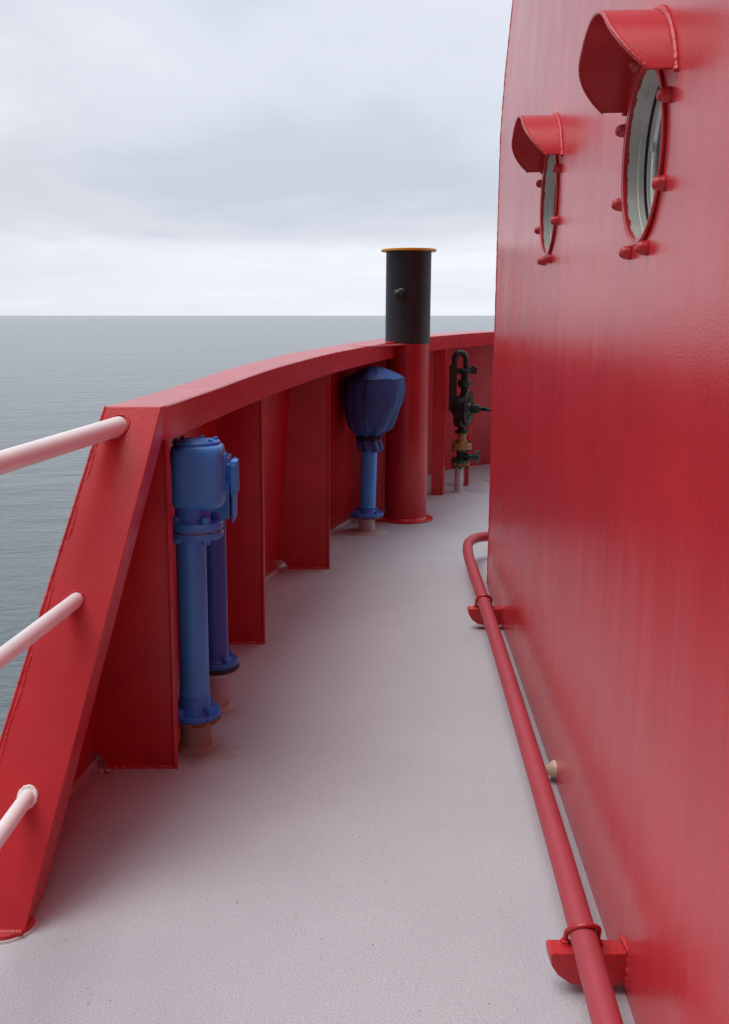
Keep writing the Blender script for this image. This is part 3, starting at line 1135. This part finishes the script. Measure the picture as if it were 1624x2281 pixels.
m = MB()
m.lathe([(0.060, 0.18), (0.0625, 0.184), (0.0625, 0.190), (0.0585, 0.194), (0.0585, 1.12), (0.02, 1.15)], Cc, ax, 40)
m.build('tube', 'blue_light_paint', sp3)

# cloth cover
k_ = 0.000575
prof = [(1150, 352, 570), (1128, 330, 605), (1100, 318, 622), (1060, 297, 606), (1020, 296, 588), (985, 300, 578), (965, 302, 575), (945, 298, 582), (920, 278, 606), (890, 235, 660), (860, 205, 715),
        (800, 180, 740), (700, 152, 780), (600, 130, 818), (520, 120, 850), (440, 117, 868), (360, 124, 880), (290, 138, 885), (235, 155, 884), (205, 185, 855), (170, 235, 790), (135, 300, 710), (110, 360, 640), (95, 440, 560), (90, 495, 510)]
cv_o = thing('cloth_cover', 'dark blue cloth cover tied over the head of a standpipe beside the tall pipe', 'cover', Cc + Vector((0.02, 0, 0.6)))
m = MB()
rings = []
NS = 72
for (y, xl, xr_) in prof:
    z = 0.687 + (970 - y) * k_
    cx = Cc.x + ((xl + xr_) / 2 - 437) * k_ + 0.008
    rx = (xr_ - xl) / 2 * k_
    ring = []
    for j in range(NS):
        t_ = 2 * PI * j / NS
        c_, s_ = math.cos(t_), math.sin(t_)
        e = 0.86 if 235 <= y <= 700 else 1.0
        d = Vector((abs(c_) ** e * (1 if c_ > 0 else -1), 0.92 * abs(s_) ** e * (1 if s_ > 0 else -1), 0))
        f = 1.0
        lowf = max(0.0, min(1.0, (y - 560) / 330)) if y < 965 else 1.0
        f += 0.10 * lowf * math.sin(9 * t_ + 1.1 * math.sin(2 * t_)) * (0.9 if y > 900 else 0.6)       # gathers
        nn = noise.noise(Vector((c_ * 1.6, s_ * 1.6, z * 5.0)))
        n2_ = noise.noise(Vector((c_ * 3.4 + 5, s_ * 3.4, z * 9.0)))
        f += 0.075 * nn * (1 if 95 < y < 960 else 0.3) + 0.035 * (1 - abs(n2_) * 2.2) * (1 if 95 < y < 960 else 0.3)
        if y < 235:
            f += 0.06 * math.sin(6 * t_ + 0.6) * (1 - (235 - y) / 160) - 0.02
        ring.append(Vector((cx, Cc.y, z)) + d * rx * f + Vector((0, 0, 0.012 * noise.noise(Vector((c_ * 2, s_ * 2, 7))) if y < 400 else 0)))
    rings.append(ring)
m.loft(rings)
ct = m.build('cloth', 'cloth_cover', cv_o, angle=180)
sub = ct.modifiers.new('subdivide', 'SUBSURF')
sub.levels = 1; sub.render_levels = 2
m = MB()
ir = [i for i, p in enumerate(prof) if p[0] == 235][0]
m.tube([p * 1.0 + Vector((0, 0, 0.002)) + (p - Vector((Cc.x + 0.03, Cc.y, p.z))) * 0.004 for p in rings[ir]] + [rings[ir][0]], 0.0035, 6, cap=False)
for j0 in (int(NS * 0.72), int(NS * 0.22), int(NS * 0.96)):
    m.tube([rings[i][j0] + (rings[i][j0] - Vector((Cc.x + 0.03, Cc.y, rings[i][j0].z))) * 0.003 for i in range(9, ir + 1)], 0.003, 6)
m.build('seam', 'cover_seam', ct)
m = MB()
isr = [i for i, p in enumerate(prof) if p[0] == 965][0]
cen = sum(rings[isr], Vector((0, 0, 0))) / NS
for dz in (-0.010, 0.0, 0.010):
    m.tube([cen + (p - cen) * 1.03 + Vector((0, 0, dz + 0.006 * math.cos(2 * PI * j / NS))) for j, p in enumerate(rings[isr] + [rings[isr][0]])], 0.0068, 8, cap=False)
m.box(cen + Vector((0.03, -0.085, 0.0)), (0.03, 0.014, 0.034))
m.build('strap', 'strap_webbing', cv_o)

# ------------------------------------------------------------------ tall pipe with a black top
S = Vector((0.600, 7.825, 0))
stk = thing('vent_stack', 'tall thick pipe, red below and black above with a yellow rim', 'funnel', S)
m = MB()
m.lathe([(0.160, 0.0), (0.1665, 0.02), (0.1665, 1.342)], S, seg=96)
m.build('lower_tube', 'red_rib_paint', stk)
m = MB()
m.lathe([(0.206, 0.0), (0.214, 0.003), (0.214, 0.011), (0.208, 0.014), (0.178, 0.016), (0.168, 0.030)], S, seg=96)
m.build('base_flange', 'red_paint', stk)
m = MB()
m.lathe([(0.1662, 1.342), (0.1672, 1.343), (0.1672, 2.000), (0.172, 2.012)], S, seg=96)
m.build('upper_tube', 'black_paint', stk)
m = MB()
m.lathe([(0.160, 2.012), (0.201, 2.012), (0.204, 2.015), (0.204, 2.026), (0.201, 2.029), (0.15, 2.029), (0.148, 2.0)], S, seg=96)
m.build('rim', 'yellow_paint', stk)
m = MB()
dk = Vector((-0.36, -0.93, 0)).normalized()
ck = S + dk * 0.160 + Vector((0, 0, 1.700))
m.lathe([(0.043, 0.0), (0.043, 0.020), (0.036, 0.026), (0.022, 0.028), (0.020, 0.075), (0.030, 0.082), (0.034, 0.096), (0.030, 0.112), (0.018, 0.122), (0.001, 0.125)], ck, dk, 28)
m.build('knob', 'black_gloss', stk)

# ------------------------------------------------------------------ black valve assembly
V0 = Vector((1.168, 9.06, 0))
u_ = 0.00066
vs_ = thing('valve_stand', 'black pump and valve assembly on a pale pipe beside the deckhouse corner', 'valve', V0)


def P(x, y, dy=0.0):
    return Vector((V0.x + (x - 235) * u_, V0.y + dy, (2055 - y) * u_))


def prof_lathe(m, rows, xc, seg=28):
    m.lathe([(r * u_, (2055 - y) * u_) for y, r in rows], Vector((P(xc, 0).x, V0.y, 0)), seg=seg)


m = MB()
prof_lathe(m, [(2055, 100), (2046, 98), (2042, 60), (2030, 56), (1700, 54)], 235)
m.build('stub', 'stub_clean_paint', vs_)
m = MB()
prof_lathe(m, [(1700, 100), (1690, 118), (1655, 118), (1650, 122)], 250)
m.build('gasket', 'rust_gasket', vs_)
m = MB()
prof_lathe(m, [(1650, 130), (1612, 132), (1606, 70), (1580, 60), (1540, 56), (1480, 60), (1476, 66)], 255)
m.tube([P(290, 1560, -0.02), P(350, 1565, -0.045), P(440, 1560, -0.075)], [0.034, 0.026, 0.016], 14)
gv = m.build('gate_valve', 'green_paint', vs_)
for k in range(6):
    t_ = PI / 3 * k + 0.4
    m = MB()
    hexbolt(m, P(255, 1606) + Vector((0.068 * math.cos(t_), 0.068 * math.sin(t_), 0)), 0.013, 0.014)
    m.build('bolt', 'green_paint', gv)
    m = MB()
    hexbolt(m, P(255, 1700) + Vector((0.068 * math.cos(t_), 0.068 * math.sin(t_), 0)), 0.014, 0.02, (0, 0, -1))
    m.build('nut', 'green_paint', gv)
m = MB()
wc = P(455, 1556, -0.085)
wax = Vector((0.80, -0.60, 0)).normalized()
wu, wv, _ = frame_from(wax)
m.tube([wc + (wu * math.cos(2 * PI * k / 32) + wv * math.sin(2 * PI * k / 32)) * 0.050 for k in range(33)], 0.0085, 8, cap=False)
for k in range(3):
    t_ = 2 * PI * k / 3 + 0.5
    m.tube([wc, wc + (wu * math.cos(t_) + wv * math.sin(t_)) * 0.05], 0.006, 6)
m.lathe([(0.016, -0.016), (0.016, 0.014), (0.008, 0.020)], wc, wax, 12)
m.build('hand_wheel', 'green_paint', vs_)
m = MB()
prof_lathe(m, [(1476, 120), (1470, 135), (1436, 137), (1430, 128), (1424, 128), (1418, 137), (1385, 135), (1378, 80), (1360, 62), (1310, 56), (1280, 62), (1268, 80), (1256, 82)], 265)
of = m.build('flange_joint', 'ochre_paint', vs_)
for k in range(6):
    t_ = PI / 3 * k
    m = MB()
    hexbolt(m, P(265, 1380) + Vector((0.072 * math.cos(t_), 0.072 * math.sin(t_), 0)), 0.013, 0.014)
    m.build('bolt', 'ochre_paint' if k % 2 else 'black_gloss', of)
    m = MB()
    hexbolt(m, P(265, 1476) + Vector((0.072 * math.cos(t_), 0.072 * math.sin(t_), 0)), 0.013, 0.016, (0, 0, -1))
    m.build('nut', 'black_gloss', of)
m = MB()
prof_lathe(m, [(1256, 85), (1248, 95), (1218, 95), (1208, 60), (1180, 52), (1100, 52), (1060, 60)], 262)
m.build('neck', 'black_gloss', vs_)
# pump body: round drum facing the deckhouse side
m = MB()
pax = Vector((0.93, -0.37, 0)).normalized()
bc = P(275, 925, 0)
m.lathe([(0.03, -0.085), (0.085, -0.080), (0.112, -0.055), (0.118, -0.02), (0.120, 0.02), (0.128, 0.030)], bc, pax, 40)
m.lathe([(0.055, 0.0), (0.07, 0.05), (0.06, 0.14), (0.03, 0.16)], bc + Vector((-0.02, 0, -0.16)), (0, 0, 1), 20)
body = m.build('pump_body', 'black_gloss', vs_)
m = MB()
m.lathe([(0.128, 0.030), (0.158, 0.034), (0.162, 0.046), (0.156, 0.056), (0.128, 0.058), (0.118, 0.048), (0.10, 0.044), (0.05, 0.05), (0.03, 0.07)], bc, pax, 48)
cvp = m.build('cover_plate', 'black_gloss', body)
for k in range(6):
    t_ = PI / 3 * k + 0.2
    a_, b_, _ = frame_from(pax)
    m = MB()
    m.box(bc + pax * 0.056 + (a_ * math.cos(t_) + b_ * math.sin(t_)) * 0.083, (0.012, 0.012, 0.012), rz=0.5)
    m.build('lug', 'black_gloss', cvp)
m = MB()
hub = bc + pax * 0.07
hexbolt(m, hub, 0.042, 0.075, pax, washer=False)
m.lathe([(0.036, -0.03), (0.034, 0.02)], hub, pax, 20)
hb = m.build('hub', 'black_gloss', vs_)
m = MB()
m.tube([hub + pax * 0.06, hub + pax * 0.10, P(560, 925, -0.13), P(600, 935, -0.13), P(668, 942, -0.10)], [0.024, 0.018, 0.015, 0.013, 0.014], 14)
m.build('handle', 'black_gloss', vs_)
# neck, bulge and clamp flange above the drum
m = MB()
prof_lathe(m, [(760, 60), (700, 52), (652, 52), (640, 78), (620, 90), (580, 92), (552, 84), (540, 52), (475, 48), (468, 54)], 285)
m.build('union', 'black_gloss', vs_)
m = MB()
prof_lathe(m, [(470, 78), (462, 88), (412, 90), (405, 70), (398, 70)], 285)
m.box(P(365, 425), (0.095, 0.060, 0.055))
m.box(P(225, 430), (0.070, 0.055, 0.05))
cf = m.build('clamp_flange', 'black_gloss', vs_, bevel=0.003)
m = MB()
hexbolt(m, P(400, 385), 0.020, 0.018)
m.tube([P(400, 470), P(400, 380)], 0.010, 10)
m.build('bolt', 'black_gloss', cf)
# U bend and guard leg
m = MB()
pts = [P(295, 400), P(295, 330)]
for k in range(17):
    t_ = PI * k / 16
    pts.append(P(220 + 75 * math.cos(t_), 290 - 95 * math.sin(t_) ** 0.9))
pts += [P(145, 330), P(145, 420)]
m.tube(pts, [0.024] * 2 + [0.025 + 0.002 * math.sin(PI * k / 16) for k in range(17)] + [0.025] * 2, 20)
m.build('bend', 'black_gloss', vs_)
m = MB()
m.box(P(128, 655), (0.062, 0.075, 0.405))
m.build('side_box', 'black_gloss', vs_, bevel=0.008)
m = MB()
m.tube([P(140, 850), P(150, 970), P(200, 1040)], [0.026, 0.024, 0.03], 14)
m.build('elbow', 'black_gloss', vs_)

# low round deck plug near the bow wall
m = MB()
m.lathe([(0.105, 0.0), (0.105, 0.005), (0.098, 0.007), (0.02, 0.007)], (1.60, 9.72, 0.0), seg=40)
pl = m.build('deck_plug', 'stub_clean_paint')
pl['label'] = 'low round painted plug in the deck beyond the valve stand'
pl['category'] = 'deck plug'
